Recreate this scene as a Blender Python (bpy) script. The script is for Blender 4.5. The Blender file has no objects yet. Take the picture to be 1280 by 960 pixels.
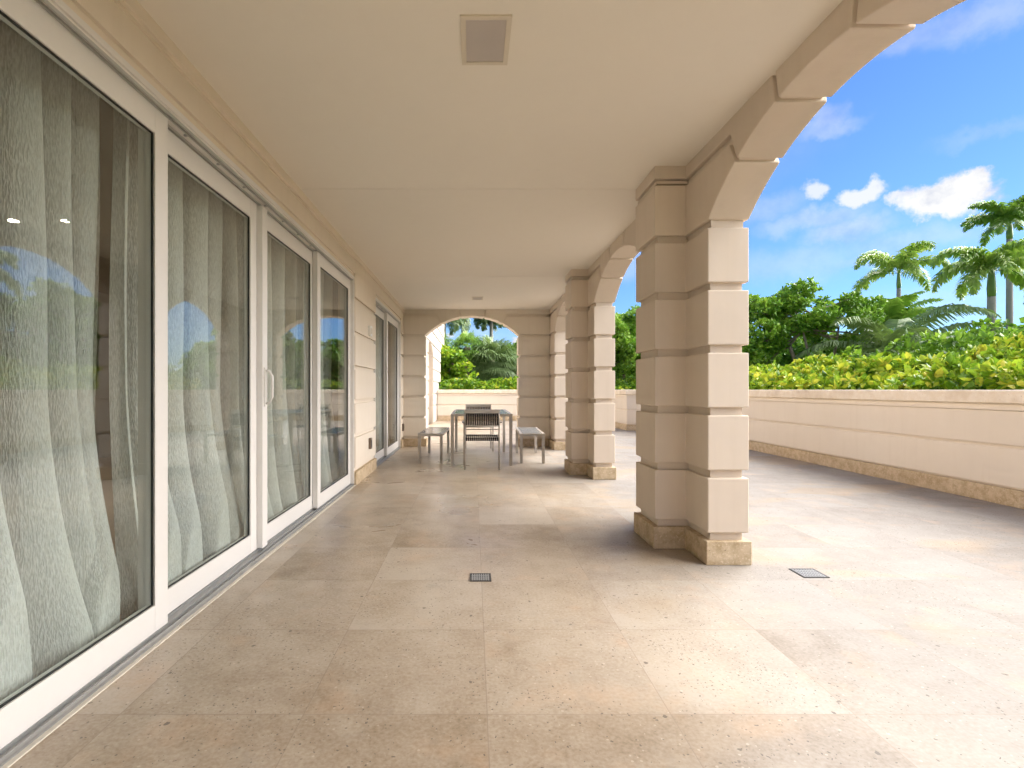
import bpy, bmesh, math, random
import numpy as np
from mathutils import Vector, Matrix
R = math.radians
random.seed(7)
rng = np.random.default_rng(7)
scene = bpy.context.scene
COL = scene.collection

# ------------------------------------------------------------------ helpers
class MB:
    """collects solids into one mesh"""
    def __init__(self):
        self.bm = bmesh.new()
    def merge(self, b2, bevel=0.0, seg=2):
        if bevel > 0:
            es = [e for e in b2.edges if e.is_manifold and e.calc_face_angle(0) > 0.35]
            bmesh.ops.bevel(b2, geom=es, offset=bevel, segments=seg, affect='EDGES', profile=0.5, clamp_overlap=True)
        me = bpy.data.meshes.new('tmp'); b2.to_mesh(me); b2.free()
        self.bm.from_mesh(me); bpy.data.meshes.remove(me)
    def box(self, x0, x1, y0, y1, z0, z1, bevel=0.0, M=None):
        b = bmesh.new()
        vs = [b.verts.new((x, y, z)) for x in (x0, x1) for y in (y0, y1) for z in (z0, z1)]
        for f in ((0,1,3,2),(4,6,7,5),(0,4,5,1),(2,3,7,6),(0,2,6,4),(1,5,7,3)):
            b.faces.new([vs[i] for i in f])
        if M is not None: b.transform(M)
        self.merge(b, bevel); return self
    def prism(self, pts, lo, hi, axis='z', bevel=0.0):
        """pts 2-D; axis z: (x,y), axis x: (y,z), axis y: (x,z)"""
        b = bmesh.new()
        def P(p, h):
            return {'z': (p[0], p[1], h), 'x': (h, p[0], p[1]), 'y': (p[0], h, p[1])}[axis]
        A = [b.verts.new(P(p, lo)) for p in pts]; B = [b.verts.new(P(p, hi)) for p in pts]
        n = len(pts)
        b.faces.new(A); b.faces.new(B[::-1])
        for i in range(n): b.faces.new((A[i], B[i], B[(i+1) % n], A[(i+1) % n]))
        bmesh.ops.recalc_face_normals(b, faces=b.faces)
        self.merge(b, bevel); return self
    def tube(self, pts, rad, seg=10, cap=True):
        b = bmesh.new(); rings = []
        n = len(pts); pts = [Vector(p) for p in pts]
        rr = rad if hasattr(rad, '__len__') else [rad]*n
        up = Vector((0.13, 0.2, 1)).normalized()
        for i, p in enumerate(pts):
            t = (pts[min(i+1, n-1)] - pts[max(i-1, 0)]).normalized()
            a = t.cross(up)
            if a.length < 1e-3: a = t.cross(Vector((1, 0, 0)))
            a.normalize(); c = t.cross(a)
            rings.append([b.verts.new(p + (a*math.cos(2*math.pi*k/seg) + c*math.sin(2*math.pi*k/seg))*rr[i]) for k in range(seg)])
        for i in range(n-1):
            for k in range(seg):
                b.faces.new((rings[i][k], rings[i][(k+1) % seg], rings[i+1][(k+1) % seg], rings[i+1][k]))
        if cap: b.faces.new(rings[0][::-1]); b.faces.new(rings[-1])
        bmesh.ops.recalc_face_normals(b, faces=b.faces)
        for f in b.faces: f.smooth = True
        self.merge(b); return self
    def sweep(self, path, prof, bevel=0.0):
        """path list of (x,y); prof closed list of (offset to the right of travel, z)"""
        b = bmesh.new(); P = [Vector(p).to_2d() for p in path]; n = len(P); rings = []
        for i in range(n):
            d0 = (P[i]-P[i-1]).normalized() if i > 0 else (P[1]-P[0]).normalized()
            d1 = (P[i+1]-P[i]).normalized() if i < n-1 else d0
            n0 = Vector((d0.y, -d0.x)); n1 = Vector((d1.y, -d1.x))
            m = (n0+n1).normalized(); k = 1/max(.3, m.dot(n0))
            rings.append([b.verts.new((P[i].x+m.x*k*o, P[i].y+m.y*k*o, z)) for o, z in prof])
        m = len(prof)
        for i in range(n-1):
            for j in range(m):
                b.faces.new((rings[i][j], rings[i][(j+1) % m], rings[i+1][(j+1) % m], rings[i+1][j]))
        b.faces.new(rings[0]); b.faces.new(rings[-1][::-1])
        bmesh.ops.recalc_face_normals(b, faces=b.faces)
        self.merge(b, bevel); return self
    def build(self, name, mat, parent=None, loc=None):
        me = bpy.data.meshes.new(name); self.bm.to_mesh(me); self.bm.free()
        o = bpy.data.objects.new(name, me); COL.objects.link(o)
        me.materials.append(mat)
        if loc: o.location = loc
        if parent: o.parent = parent
        return o

def tag(o, label=None, cat=None, group=None, kind=None):
    if label: o['label'] = label
    if cat: o['category'] = cat
    if group: o['group'] = group
    if kind: o['kind'] = kind
    return o
def empty(name, loc, rz=0, **k):
    o = bpy.data.objects.new(name, None); COL.objects.link(o)
    o.empty_display_size = .1
    o.location = loc; o.rotation_euler = (0, 0, rz)
    return tag(o, **k)
def copy_tree(o, parent=None):
    c = o.copy(); COL.objects.link(c)
    if parent: c.parent = parent
    for ch in [x for x in bpy.data.objects if x.parent == o]: copy_tree(ch, c)
    return c
def raw_mesh(name, V, F, mat, parent=None, attr=None, smooth=False):
    me = bpy.data.meshes.new(name)
    V = np.asarray(V, dtype=np.float32); F = np.asarray(F, dtype=np.int32)
    me.vertices.add(len(V)); me.vertices.foreach_set('co', V.ravel())
    k = F.shape[1]
    me.loops.add(F.size); me.loops.foreach_set('vertex_index', F.ravel())
    me.polygons.add(len(F)); me.polygons.foreach_set('loop_start', np.arange(0, F.size, k, dtype=np.int32))
    me.polygons.foreach_set('loop_total', np.full(len(F), k, dtype=np.int32))
    if smooth: me.polygons.foreach_set('use_smooth', np.ones(len(F), dtype=bool))
    me.update(calc_edges=True)
    if attr is not None:
        a = me.attributes.new('tint', 'FLOAT', 'POINT'); a.data.foreach_set('value', np.asarray(attr, dtype=np.float32))
    me.materials.append(mat)
    o = bpy.data.objects.new(name, me); COL.objects.link(o)
    if parent: o.parent = parent
    return o

# ------------------------------------------------------------------ materials
class NT:
    def __init__(s, name):
        s.m = bpy.data.materials.new(name); s.m.use_nodes = True
        s.t = s.m.node_tree; s.t.nodes.clear()
        s.out = s.t.nodes.new('ShaderNodeOutputMaterial')
    def n(s, typ, **k):
        nd = s.t.nodes.new(typ)
        for a, v in k.items():
            if a.startswith('i_'):
                nd.inputs[a[2:].replace('_', ' ')].default_value = v
            else: setattr(nd, a, v)
        return nd
    def l(s, a, b): s.t.links.new(a, b)
    def put(s, x, sock):
        if hasattr(x, 'is_linked'): s.l(x, sock)
        else: sock.default_value = x
    def math(s, op, a, b=None, c=None, clamp=False):
        nd = s.t.nodes.new('ShaderNodeMath'); nd.operation = op; nd.use_clamp = clamp
        s.put(a, nd.inputs[0])
        if b is not None: s.put(b, nd.inputs[1])
        if c is not None: s.put(c, nd.inputs[2])
        return nd.outputs[0]
    def mix(s, f, a, b, blend='MIX'):
        nd = s.t.nodes.new('ShaderNodeMix'); nd.data_type = 'RGBA'; nd.blend_type = blend
        s.put(f, nd.inputs['Factor'])
        for x, i in ((a, 6), (b, 7)):
            if isinstance(x, tuple) and len(x) == 3: x = x+(1,)
            s.put(x, nd.inputs[i])
        return nd.outputs[2]
    def ramp(s, f, stops):
        nd = s.t.nodes.new('ShaderNodeValToRGB'); s.put(f, nd.inputs[0])
        e = nd.color_ramp.elements
        while len(e) < len(stops): e.new(.5)
        for el, (p, c) in zip(e, stops):
            el.position = p; el.color = c+(1,) if isinstance(c, tuple) else (c, c, c, 1)
        return nd.outputs[0]
    def noise(s, vec, scale, detail=4, rough=.55, dist=0):
        nd = s.n('ShaderNodeTexNoise'); s.l(vec, nd.inputs['Vector'])
        nd.inputs['Scale'].default_value = scale; nd.inputs['Detail'].default_value = detail
        nd.inputs['Roughness'].default_value = rough; nd.inputs['Distortion'].default_value = dist
        return nd.outputs['Fac']
    def coords(s, scale=None):
        g = s.n('ShaderNodeNewGeometry')
        if not scale: return g.outputs['Position']
        mp = s.n('ShaderNodeMapping'); mp.inputs['Scale'].default_value = scale
        s.l(g.outputs['Position'], mp.inputs['Vector']); return mp.outputs[0]
    def bump(s, h, strength=.2, dist=.01):
        b = s.n('ShaderNodeBump'); b.inputs['Strength'].default_value = strength
        b.inputs['Distance'].default_value = dist; s.l(h, b.inputs['Height']); return b.outputs[0]
    def pbsdf(s, col, rough, normal=None, metal=0, spec=.5):
        p = s.n('ShaderNodeBsdfPrincipled')
        if isinstance(col, tuple) and len(col) == 3: col = col+(1,)
        s.put(col, p.inputs['Base Color']); s.put(rough, p.inputs['Roughness'])
        p.inputs['Metallic'].default_value = metal; p.inputs['Specular IOR Level'].default_value = spec
        if normal is not None: s.l(normal, p.inputs['Normal'])
        return p.outputs[0]
    def done(s, sh): s.l(sh, s.out.inputs['Surface']); return s.m

def m_stucco(name, c1, c2, bump=.25, streaks=.12):
    t = NT(name); v = t.coords()
    big = t.noise(v, 1.1, 3); mid = t.noise(v, 9, 4); fine = t.noise(v, 160, 3, .6)
    streak = t.noise(t.coords((6, 6, .5)), 1.6, 4)
    f = t.math('MULTIPLY_ADD', big, .6, t.math('MULTIPLY_ADD', mid, .25, t.math('MULTIPLY', streak, .3)))
    col = t.mix(t.math('MULTIPLY_ADD', f, 1.6, -.42, clamp=True), c1, c2)
    gi = t.n('ShaderNodeNewGeometry')
    isl = t.math('MULTIPLY_ADD', gi.outputs['Random Per Island'], .07, .95)
    iv = t.n('ShaderNodeCombineColor')
    for q in range(3): t.l(isl, iv.inputs[q])
    col = t.mix(1.0, col, iv.outputs[0], 'MULTIPLY')
    st = t.ramp(t.noise(t.coords((9, 9, .7)), 1.3, 4, .6), [(.52, 0.), (.78, streaks)])
    col = t.mix(st, col, (c1[0]*.72, c1[1]*.68, c1[2]*.60))
    dirt = t.math('MULTIPLY', t.math('SMOOTH_MIN', 1.0, t.math('GREATER_THAN', t.noise(v, 5, 5, .7), .73), .1), .10)
    col = t.mix(dirt, col, (.33, .25, .17))
    h = t.math('MULTIPLY_ADD', fine, .35, t.math('MULTIPLY', mid, .8))
    return t.done(t.pbsdf(col, .82, t.bump(h, bump, .004), spec=.25))
STUCCO = m_stucco('stucco_beige', (.68, .575, .465), (.76, .655, .545))
STUCCO_W = m_stucco('stucco_cream', (.79, .695, .575), (.85, .76, .645))
CEIL = m_stucco('ceiling_plaster', (.875, .815, .715), (.90, .84, .74), .06, .03)
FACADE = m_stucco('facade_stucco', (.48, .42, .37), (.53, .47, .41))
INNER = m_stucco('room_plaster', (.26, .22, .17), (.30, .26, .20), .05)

def m_coral(name, a, b):
    t = NT(name); v = t.coords()
    n1 = t.noise(v, 14, 5, .65); n2 = t.noise(v, 60, 4, .7); n3 = t.noise(v, 2.5, 3)
    col = t.mix(t.ramp(n1, [(.38, 0.), (.62, 1.)]), a, b)
    col = t.mix(t.ramp(n2, [(.55, 0.), (.68, .7)]), col, (.80, .68, .50))
    col = t.mix(t.ramp(n2, [(.28, .8), (.36, 0.)]), col, (.22, .15, .09))
    col = t.mix(t.ramp(n3, [(.45, 0.), (.75, .45)]), col, (.45, .32, .19))
    return t.done(t.pbsdf(col, .75, t.bump(n2, .5, .004), spec=.3))
CORAL = m_coral('coral_stone', (.47, .35, .21), (.64, .51, .35))
CORAL_L = m_coral('coping_stone', (.82, .71, .56), (.88, .79, .66))

def m_floor():
    t = NT('travertine_floor'); v = t.coords()
    sep = t.n('ShaderNodeSeparateXYZ'); t.l(v, sep.inputs[0])
    P = .622
    ux = t.math('DIVIDE', t.math('SUBTRACT', sep.outputs[0], .046), P)
    uy = t.math('DIVIDE', t.math('SUBTRACT', sep.outputs[1], 1.767), P)
    fx = t.math('FLOOR', ux); fy = t.math('FLOOR', uy)
    cb = t.n('ShaderNodeCombineXYZ'); t.l(fx, cb.inputs[0]); t.l(fy, cb.inputs[1])
    wn = t.n('ShaderNodeTexWhiteNoise', noise_dimensions='3D'); t.l(cb.outputs[0], wn.inputs['Vector'])
    # shift the vein coordinates per tile so the figure stops at each joint
    vs = t.n('ShaderNodeVectorMath', operation='MULTIPLY_ADD')
    t.l(wn.outputs['Color'], vs.inputs[0]); vs.inputs[1].default_value = (7, 7, 7); t.l(v, vs.inputs[2])
    tv = vs.outputs[0]
    big = t.noise(tv, 1.7, 4, .6, .6); mid = t.noise(tv, 7, 5, .65, .3); fine = t.noise(v, 70, 3, .6)
    tone = t.math('MULTIPLY_ADD', wn.outputs['Value'], .20, t.math('MULTIPLY_ADD', big, .55, t.math('MULTIPLY_ADD', mid, .45, t.math('MULTIPLY_ADD', fine, .56, -.23))))
    col = t.ramp(tone, [(.36, (.235, .175, .11)), (.52, (.335, .26, .185)), (.66, (.405, .33, .25)), (.82, (.46, .39, .31))])
    # open terrace: light balance put into the colour, stone dulled against stronger daylight
    e = t.math('MULTIPLY_ADD', t.noise(v, .7, 3), .9, sep.outputs[0])
    bl = t.n('ShaderNodeMapRange', interpolation_type='SMOOTHSTEP'); t.l(e, bl.inputs[0])
    bl.inputs[1].default_value = .5; bl.inputs[2].default_value = 2.4
    stone_dimmed = t.ramp(tone, [(.34, (.205, .172, .14)), (.55, (.265, .235, .202)), (.8, (.315, .288, .256))])
    col = t.mix(bl.outputs[0], col, stone_dimmed)
    # ochre water patches on the terrace
    pz = t.n('ShaderNodeMapping'); pz.inputs['Scale'].default_value = (.55, 1.3, 1); pz.inputs['Rotation'].default_value = (0, 0, .35)
    t.l(v, pz.inputs['Vector'])
    ochre = t.ramp(t.noise(pz.outputs[0], .9, 3, .5, .5), [(.56, 0.), (.60, .42), (.72, .30)])
    col = t.mix(t.math('MULTIPLY', ochre, bl.outputs[0]), col, (.40, .285, .165))
    # reddish blotches inside
    red = t.ramp(t.noise(tv, 3.2, 4, .6), [(.55, 0.), (.75, .35)])
    col = t.mix(red, col, (.56, .36, .22))
    # sparse light fossil flecks
    vo = t.n('ShaderNodeTexVoronoi'); t.l(v, vo.inputs['Vector']); vo.inputs['Scale'].default_value = 42
    lf = t.math('MULTIPLY', t.math('LESS_THAN', vo.outputs['Distance'], .16), t.math('GREATER_THAN', t.n('ShaderNodeSeparateColor').outputs[0], 2))
    sc = t.n('ShaderNodeSeparateColor'); t.l(vo.outputs['Color'], sc.inputs[0])
    lf = t.math('MULTIPLY', t.math('LESS_THAN', vo.outputs['Distance'], t.math('MULTIPLY', sc.outputs[1], .22)), t.math('GREATER_THAN', sc.outputs[0], .6))
    col = t.mix(t.math('MULTIPLY', lf, .35), col, (.66, .58, .48))
    # pores: dark pits, dense in drifting clusters
    dv = t.n('ShaderNodeVectorMath', operation='MULTIPLY_ADD')
    nz = t.n('ShaderNodeTexNoise'); t.l(v, nz.inputs['Vector']); nz.inputs['Scale'].default_value = 30
    t.l(nz.outputs['Color'], dv.inputs[0]); dv.inputs[1].default_value = (.03, .03, .03); t.l(v, dv.inputs[2])
    v2 = t.n('ShaderNodeTexVoronoi'); t.l(dv.outputs[0], v2.inputs['Vector']); v2.inputs['Scale'].default_value = 85
    s2 = t.n('ShaderNodeSeparateColor'); t.l(v2.outputs['Color'], s2.inputs[0])
    dens = t.ramp(t.noise(v, 1.5, 4, .6, .4), [(.42, .05), (.55, .30), (.68, .75)])
    pit = t.math('MULTIPLY', t.math('LESS_THAN', v2.outputs['Distance'], t.math('MULTIPLY_ADD', s2.outputs[1], .24, .10)),
                 t.math('LESS_THAN', s2.outputs[0], dens))
    v3 = t.n('ShaderNodeTexVoronoi'); t.l(dv.outputs[0], v3.inputs['Vector']); v3.inputs['Scale'].default_value = 17
    s3 = t.n('ShaderNodeSeparateColor'); t.l(v3.outputs['Color'], s3.inputs[0])
    pit3 = t.math('MULTIPLY', t.math('LESS_THAN', v3.outputs['Distance'], .13), t.math('LESS_THAN', s3.outputs[0], .17))
    pits = t.math('MAXIMUM', pit, pit3)
    col = t.mix(t.math('MULTIPLY', pits, .80), col, (.10, .08, .06))
    # grey grime film around the drain end of the tiles
    gr = t.ramp(t.noise(v, 2.3, 7, .8, .3), [(.56, 0.), (.72, .42)])
    col = t.mix(gr, col, (.24, .215, .185))
    # joints
    def joint(u):
        fr = t.math('FRACT', u); d = t.math('MINIMUM', fr, t.math('SUBTRACT', 1.0, fr))
        return t.math('LESS_THAN', d, .0026)
    j = t.math('MAXIMUM', joint(ux), joint(uy))
    jn = t.math('MULTIPLY', j, t.ramp(t.noise(v, 1.3, 3), [(.30, .35), (.60, .9)]))
    col = t.mix(jn, col, (.26, .20, .15))
    h = t.math('SUBTRACT', t.math('MULTIPLY', fine, .15), t.math('MAXIMUM', pits, t.math('MULTIPLY', j, .8)))
    nrm = t.bump(h, .18, .002)
    rg = t.ramp(t.noise(v, 1.1, 4, .6, .5), [(.35, .26), (.65, .42)])
    rough = t.mix(t.math('MULTIPLY', bl.outputs[0], .9), rg, (.72, .72, .72))
    return t.done(t.pbsdf(col, rough, nrm, spec=.5))
FLOOR = m_floor()

def m_simple(name, col, rough=.5, metal=0, nscale=30, var=.12, bump=.05, spec=.5):
    t = NT(name); v = t.coords()
    n = t.noise(v, nscale, 4, .6); n2 = t.noise(v, 2.3, 3)
    dark = tuple(c*(1-var) for c in col); lite = tuple(min(1, c*(1+var*.5)) for c in col)
    c = t.mix(t.math('MULTIPLY_ADD', n, .5, t.math('MULTIPLY', n2, .5)), dark, lite)
    rr = t.math('MULTIPLY_ADD', n2, .15, rough-.07)
    return t.done(t.pbsdf(c, rr, t.bump(n, bump, .002), metal, spec))
WHITE = m_simple('white_aluminium', (.82, .79, .75), .38, 0, 40, .06, .02)
TRACK = m_simple('grey_track', (.42, .42, .41), .4, .5, 60, .25)
HEAD = m_simple('grey_head_track', (.50, .50, .48), .5, 0, 60, .2)
GASKET = m_simple('black_gasket', (.02, .022, .02), .5)
METAL = m_simple('brushed_aluminium', (.50, .455, .405), .42, .35, 60, .12)
TOP = m_simple('grey_slat_top', (.23, .245, .26), .22, 0, 8, .15)
STRAP = m_simple('brown_strap', (.010, .0065, .0045), .6, 0, 60, .3)
DARK = m_simple('dark_grate', (.09, .085, .08), .5, .4, 60, .4)
GRILLE = m_simple('grille_cloth', (.68, .62, .57), .8, 0, 300, .2)
CREAMP = m_simple('cream_paint', (.74, .66, .53), .5, 0, 30, .06)
PLASTIC = m_simple('white_plastic', (.88, .86, .82), .4)
BRONZE = m_simple('bronze_cover', (.20, .15, .11), .45, .3, 50, .3)
WOODFL = m_simple('room_floor_stone', (.48, .36, .25), .4, 0, 6, .25)
SILL = m_simple('grout_line', (.72, .66, .56), .8, 0, 40, .3)

def m_glass():
    t = NT('door_glass'); g = t.n('ShaderNodeNewGeometry')
    d = t.n('ShaderNodeVectorMath', operation='DOT_PRODUCT'); t.l(g.outputs['Normal'], d.inputs[0]); t.l(g.outputs['Incoming'], d.inputs[1])
    c = t.math('SUBTRACT', 1.0, t.math('ABSOLUTE', d.outputs['Value']))
    F = t.math('MULTIPLY_ADD', t.math('POWER', c, 4.8), .90, .075, clamp=True)
    tr = t.n('ShaderNodeBsdfTransparent'); tr.inputs[0].default_value = (.95, .98, .965, 1)
    gl = t.n('ShaderNodeBsdfGlossy'); gl.inputs['Roughness'].default_value = 0.0
    mx = t.n('ShaderNodeMixShader'); t.l(F, mx.inputs[0]); t.l(tr.outputs[0], mx.inputs[1]); t.l(gl.outputs[0], mx.inputs[2])
    return t.done(mx.outputs[0])
GLASS = m_glass()

def m_curtain():
    t = NT('sheer_curtain'); v = t.coords((1, 1, .20))
    n = t.noise(v, 190, 1, .5, .2)
    crease = t.ramp(n, [(.36, 0.), (.64, 1.)])
    col = t.mix(crease, (.84, .84, .79), (.97, .97, .93))
    nrm = t.bump(n, .9, .012)
    df = t.n('ShaderNodeBsdfDiffuse'); t.l(col, df.inputs[0]); t.l(nrm, df.inputs['Normal'])
    tl = t.n('ShaderNodeBsdfTranslucent'); t.l(col, tl.inputs[0]); t.l(nrm, tl.inputs['Normal'])
    tr = t.n('ShaderNodeBsdfTransparent')
    m1 = t.n('ShaderNodeMixShader'); m1.inputs[0].default_value = .2; t.l(df.outputs[0], m1.inputs[1]); t.l(tl.outputs[0], m1.inputs[2])
    # a sheer weave lets more through face-on than edge-on
    g = t.n('ShaderNodeNewGeometry'); d = t.n('ShaderNodeVectorMath', operation='DOT_PRODUCT'); t.l(g.outputs['Normal'], d.inputs[0]); t.l(g.outputs['Incoming'], d.inputs[1])
    ca = t.math('ABSOLUTE', d.outputs['Value'])
    op = t.math('MULTIPLY', t.math('POWER', ca, 2.4), t.math('MULTIPLY_ADD', crease, -.14, .52), clamp=True)
    m2 = t.n('ShaderNodeMixShader'); t.l(op, m2.inputs[0]); t.l(m1.outputs[0], m2.inputs[1]); t.l(tr.outputs[0], m2.inputs[2])
    return t.done(m2.outputs[0])
CURTAIN = m_curtain()

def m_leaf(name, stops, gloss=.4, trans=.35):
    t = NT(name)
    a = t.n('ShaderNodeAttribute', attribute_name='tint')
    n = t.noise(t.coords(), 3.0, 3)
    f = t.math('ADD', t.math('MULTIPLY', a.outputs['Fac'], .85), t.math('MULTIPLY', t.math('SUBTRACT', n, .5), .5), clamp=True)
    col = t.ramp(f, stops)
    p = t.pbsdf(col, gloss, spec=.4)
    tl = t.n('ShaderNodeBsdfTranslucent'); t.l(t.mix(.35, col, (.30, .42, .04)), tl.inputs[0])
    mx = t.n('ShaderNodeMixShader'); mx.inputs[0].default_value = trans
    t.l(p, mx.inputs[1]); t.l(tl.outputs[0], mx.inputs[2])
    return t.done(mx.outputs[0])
L_HEDGE = m_leaf('leaf_yellow_green', [(0, (.05, .15, .01)), (.35, (.20, .38, .02)), (.6, (.42, .56, .04)), (.85, (.66, .64, .06)), (1, (.75, .62, .12))], .35)
L_TREE = m_leaf('leaf_dark_green', [(0, (.06, .16, .015)), (.45, (.19, .39, .035)), (1, (.46, .66, .09))], .35, .3)
L_MID = m_leaf('leaf_mid_green', [(0, (.05, .15, .015)), (.5, (.16, .34, .03)), (1, (.36, .54, .06))], .35, .35)
L_PALM = m_leaf('leaf_palm', [(0, (.06, .15, .02)), (.5, (.22, .40, .06)), (.85, (.44, .58, .13)), (1, (.58, .56, .24))], .35, .3)
L_COCO = m_leaf('leaf_grey_palm', [(0, (.09, .15, .05)), (.5, (.20, .30, .11)), (.85, (.40, .45, .24)), (1, (.55, .46, .28))], .35, .25)
L_GREY = m_leaf('leaf_grey_green', [(0, (.09, .14, .05)), (.5, (.20, .29, .12)), (1, (.45, .52, .28))], .4, .25)
BARK = m_simple('bark', (.26, .21, .16), .9, 0, 25, .45, .6)
PTRUNK = m_simple('palm_trunk', (.34, .32, .28), .85, 0, 12, .4, .5)
SHAFT = m_simple('crownshaft_green', (.16, .27, .06), .4, 0, 8, .2)
def m_grass():
    t = NT('lawn'); v = t.coords()
    c = t.mix(t.noise(v, .4, 5, .7), (.035, .075, .012), (.09, .13, .03))
    return t.done(t.pbsdf(c, .9, t.bump(t.noise(v, 30, 3), .6, .03)))
GRASS = m_grass()

# ------------------------------------------------------------------ ground, floor, ceiling
CZ = 2.65
tag(MB().box(-400, 400, -400, 600, -1.2, -.5).build('ground', GRASS), kind='structure')
f = MB().box(-1.39, 5.33, -3.3, 18.75, -.9, 0.0)
tag(f.build('terrace_floor', FLOOR), kind='structure')
tag(MB().box(-6, -1.562, -3.3, 10.3, -.9, -.004).build('room_floor', WOODFL), kind='structure')
c = MB(); ys = [-3.0, .93, 4.03, 7.16, 10.35]
for a, b in zip(ys[:-1], ys[1:]): c.box(-1.45, 1.6, a+.0025, b-.0025, CZ, CZ+.10, .0015)
c.box(-1.45, 1.6, -3.0, 10.35, CZ+.012, CZ+.25)
tag(c.build('ceiling', CEIL), kind='structure')
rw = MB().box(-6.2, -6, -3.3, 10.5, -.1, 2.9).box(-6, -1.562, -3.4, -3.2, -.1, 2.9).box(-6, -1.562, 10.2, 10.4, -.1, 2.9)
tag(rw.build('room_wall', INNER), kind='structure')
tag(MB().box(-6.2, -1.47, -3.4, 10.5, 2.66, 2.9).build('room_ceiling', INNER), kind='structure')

# ------------------------------------------------------------------ rustication levels
GC = [.174+.394*k for k in range(7)]           # groove centres
GH = .025
ROWS = [(GC[k]+GH, GC[k+1]-GH) for k in range(5)]   # blocks between plinth and springing
SPR = GC[5]+GH; G7a, G7b = GC[6]-GH, GC[6]+GH
ZT = 3.2; BV = .007
def arch_parts(blocks, core, s0, sl, sr, half, crown, lo, hi, axis, j1, j2, sgn=(True, True)):
    """blocks of one arch over centre s0; sl / sr how far the wall runs each side; face planes lo..hi"""
    rise = crown-SPR; Rr = (half*half+rise*rise)/(2*rise); zc = crown-Rr
    g = .014
    th1, th2, ths = math.asin(j1/Rr), math.asin(j2/Rr), math.asin(half/Rr)
    def arc(a, b, r, n=10): return [(math.sin(a+(b-a)*i/n)*r, zc+math.cos(a+(b-a)*i/n)*r) for i in range(n+1)]
    def rad(th, z): return (math.tan(th)*(z-zc), z)
    ga = g/Rr
    for sd, ext in ((1, sr), (-1, sl)):
        sp = arc(ths, th2+ga, Rr)+[rad(th2+ga, G7a), (ext, G7a), (ext, SPR)]
        vo = arc(th2-ga, th1+ga, Rr, 8)+[rad(th1+ga, ZT), (ext, ZT), (ext, G7b), rad(th2-ga, G7b)]
        for poly in (sp, vo):
            blocks.prism([(s0+sd*a, b) for a, b in poly], lo, hi, axis, BV)
    blocks.prism([(s0+a, b) for a, b in arc(-(th1-ga), th1-ga, Rr, 8)+[rad(th1-ga, ZT), rad(-(th1-ga), ZT)]], lo, hi, axis, BV)
    i = .017
    cp = [(half+i, SPR-.06)]+arc(math.asin((half+i)/(Rr+i)), -math.asin((half+i)/(Rr+i)), Rr+i, 24)+[(-half-i, SPR-.06), (-sl+.01, SPR-.06), (-sl+.01, ZT-.03), (sr-.01, ZT-.03), (sr-.01, SPR-.06)]
    core.prism([(s0+a, b) for a, b in cp], lo+.028, hi-.028, axis)

# ------------------------------------------------------------------ arcade
XI, XO = 1.47, 1.73                         # main wall faces
arc = empty('arcade', (1.6, 3.8, 0), label='beige rusticated stucco arcade of arches on square piers along the open side', cat='arcade')
def rel(o, root): o.location = -Vector(root.location); return o
PC = [-2.37, .73, 3.83, 6.93, 10.03]
for yc in PC:
    last = yc > 9; y0, y1 = yc-.555, yc+.555
    def T(d, pil=True):
        if last: return [(XI-d, y0-d), (XO+d, y0-d), (XO+d, y1+d), (XI-d, y1+d)]
        p0, p1, xp = yc-.215, yc+.215, 1.257
        return [(XI-d, y0-d), (XO+d, y0-d), (XO+d, y1+d), (XI-d, y1+d), (XI-d, p1+d), (xp-d, p1+d), (xp-d, p0-d), (XI-d, p0-d)]
    m = MB()
    for a, b in ROWS: m.prism(T(0), a, b, 'z', BV)
    m.prism(T(-.030), .1, SPR-.02, 'z')
    if not last:
        m.box(1.257, 1.48, yc-.215, yc+.215, SPR, G7a, BV)
        m.box(1.290, 1.488, yc-.182, yc+.182, SPR-.022, CZ+.05)
        m.box(1.257, 1.48, yc-.215, yc+.215, G7b, CZ+.03, BV)
        m.box(1.270, 1.49, yc-.202, yc+.202, G7a+.018, G7b-.014, .004)
    pier = rel(m.build('pier', STUCCO, arc), arc)
    pl = MB().prism(T(.012), 0.0, .149, 'z', .005).build('plinth', CORAL, pier)
for a, b in zip(PC[:-1], PC[1:]):
    cy = (a+b)/2; bl, co = MB(), MB()
    arch_parts(bl, bl, cy, 2.105 if a == PC[0] else 1.55, 2.105 if b == PC[-1] else 1.55, .995, 2.53, XI, XO, 'x', .255, .65)
    o = rel(bl.build('arch', STUCCO, arc), arc)

# roof above: coping of the flat roof
tag(MB().box(-1.6, 1.80, -3.3, 10.65, ZT+.003, ZT+.12, .01).build('roof', STUCCO), kind='structure')

# ------------------------------------------------------------------ end walls with an arch
def end_wall(y0, y1, label, x0=-1.36):
    w = empty('end_wall', (0, y0, 0), label=label, cat='wall')
    s0, half = -.03, .895
    m = MB()
    for a, b in ROWS:
        m.box(x0-.03, s0-half, y0, y1, a, b, BV); m.box(s0+half, XI+.006, y0, y1, a, b, BV)
    m.box(x0-.05, s0-half-.03, y0+.03, y1-.03, .1, SPR-.02); m.box(s0+half+.03, XI+.02, y0+.03, y1-.03, .1, SPR-.02)
    arch_parts(m, m, s0, 1.36, 1.505, half, 2.53, y0, y1, 'y', .23, .595)
    o = rel(m.build('stucco_wall', STUCCO_W, w), w)  # same stucco as the arcade; lighter colour stands in for missing light here
    p = MB().box(x0-.03, s0-half+.012, y0-.012, y1+.012, 0, .149, .005).box(s0+half-.012, XI-.016, y0-.012, y1+.012, 0, .149, .005)
    rel(p.build('plinth', CORAL, w), w)
    return w
end_wall(10.1, 10.42, 'beige rusticated end wall with a segmental arch behind the dining table')

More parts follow.
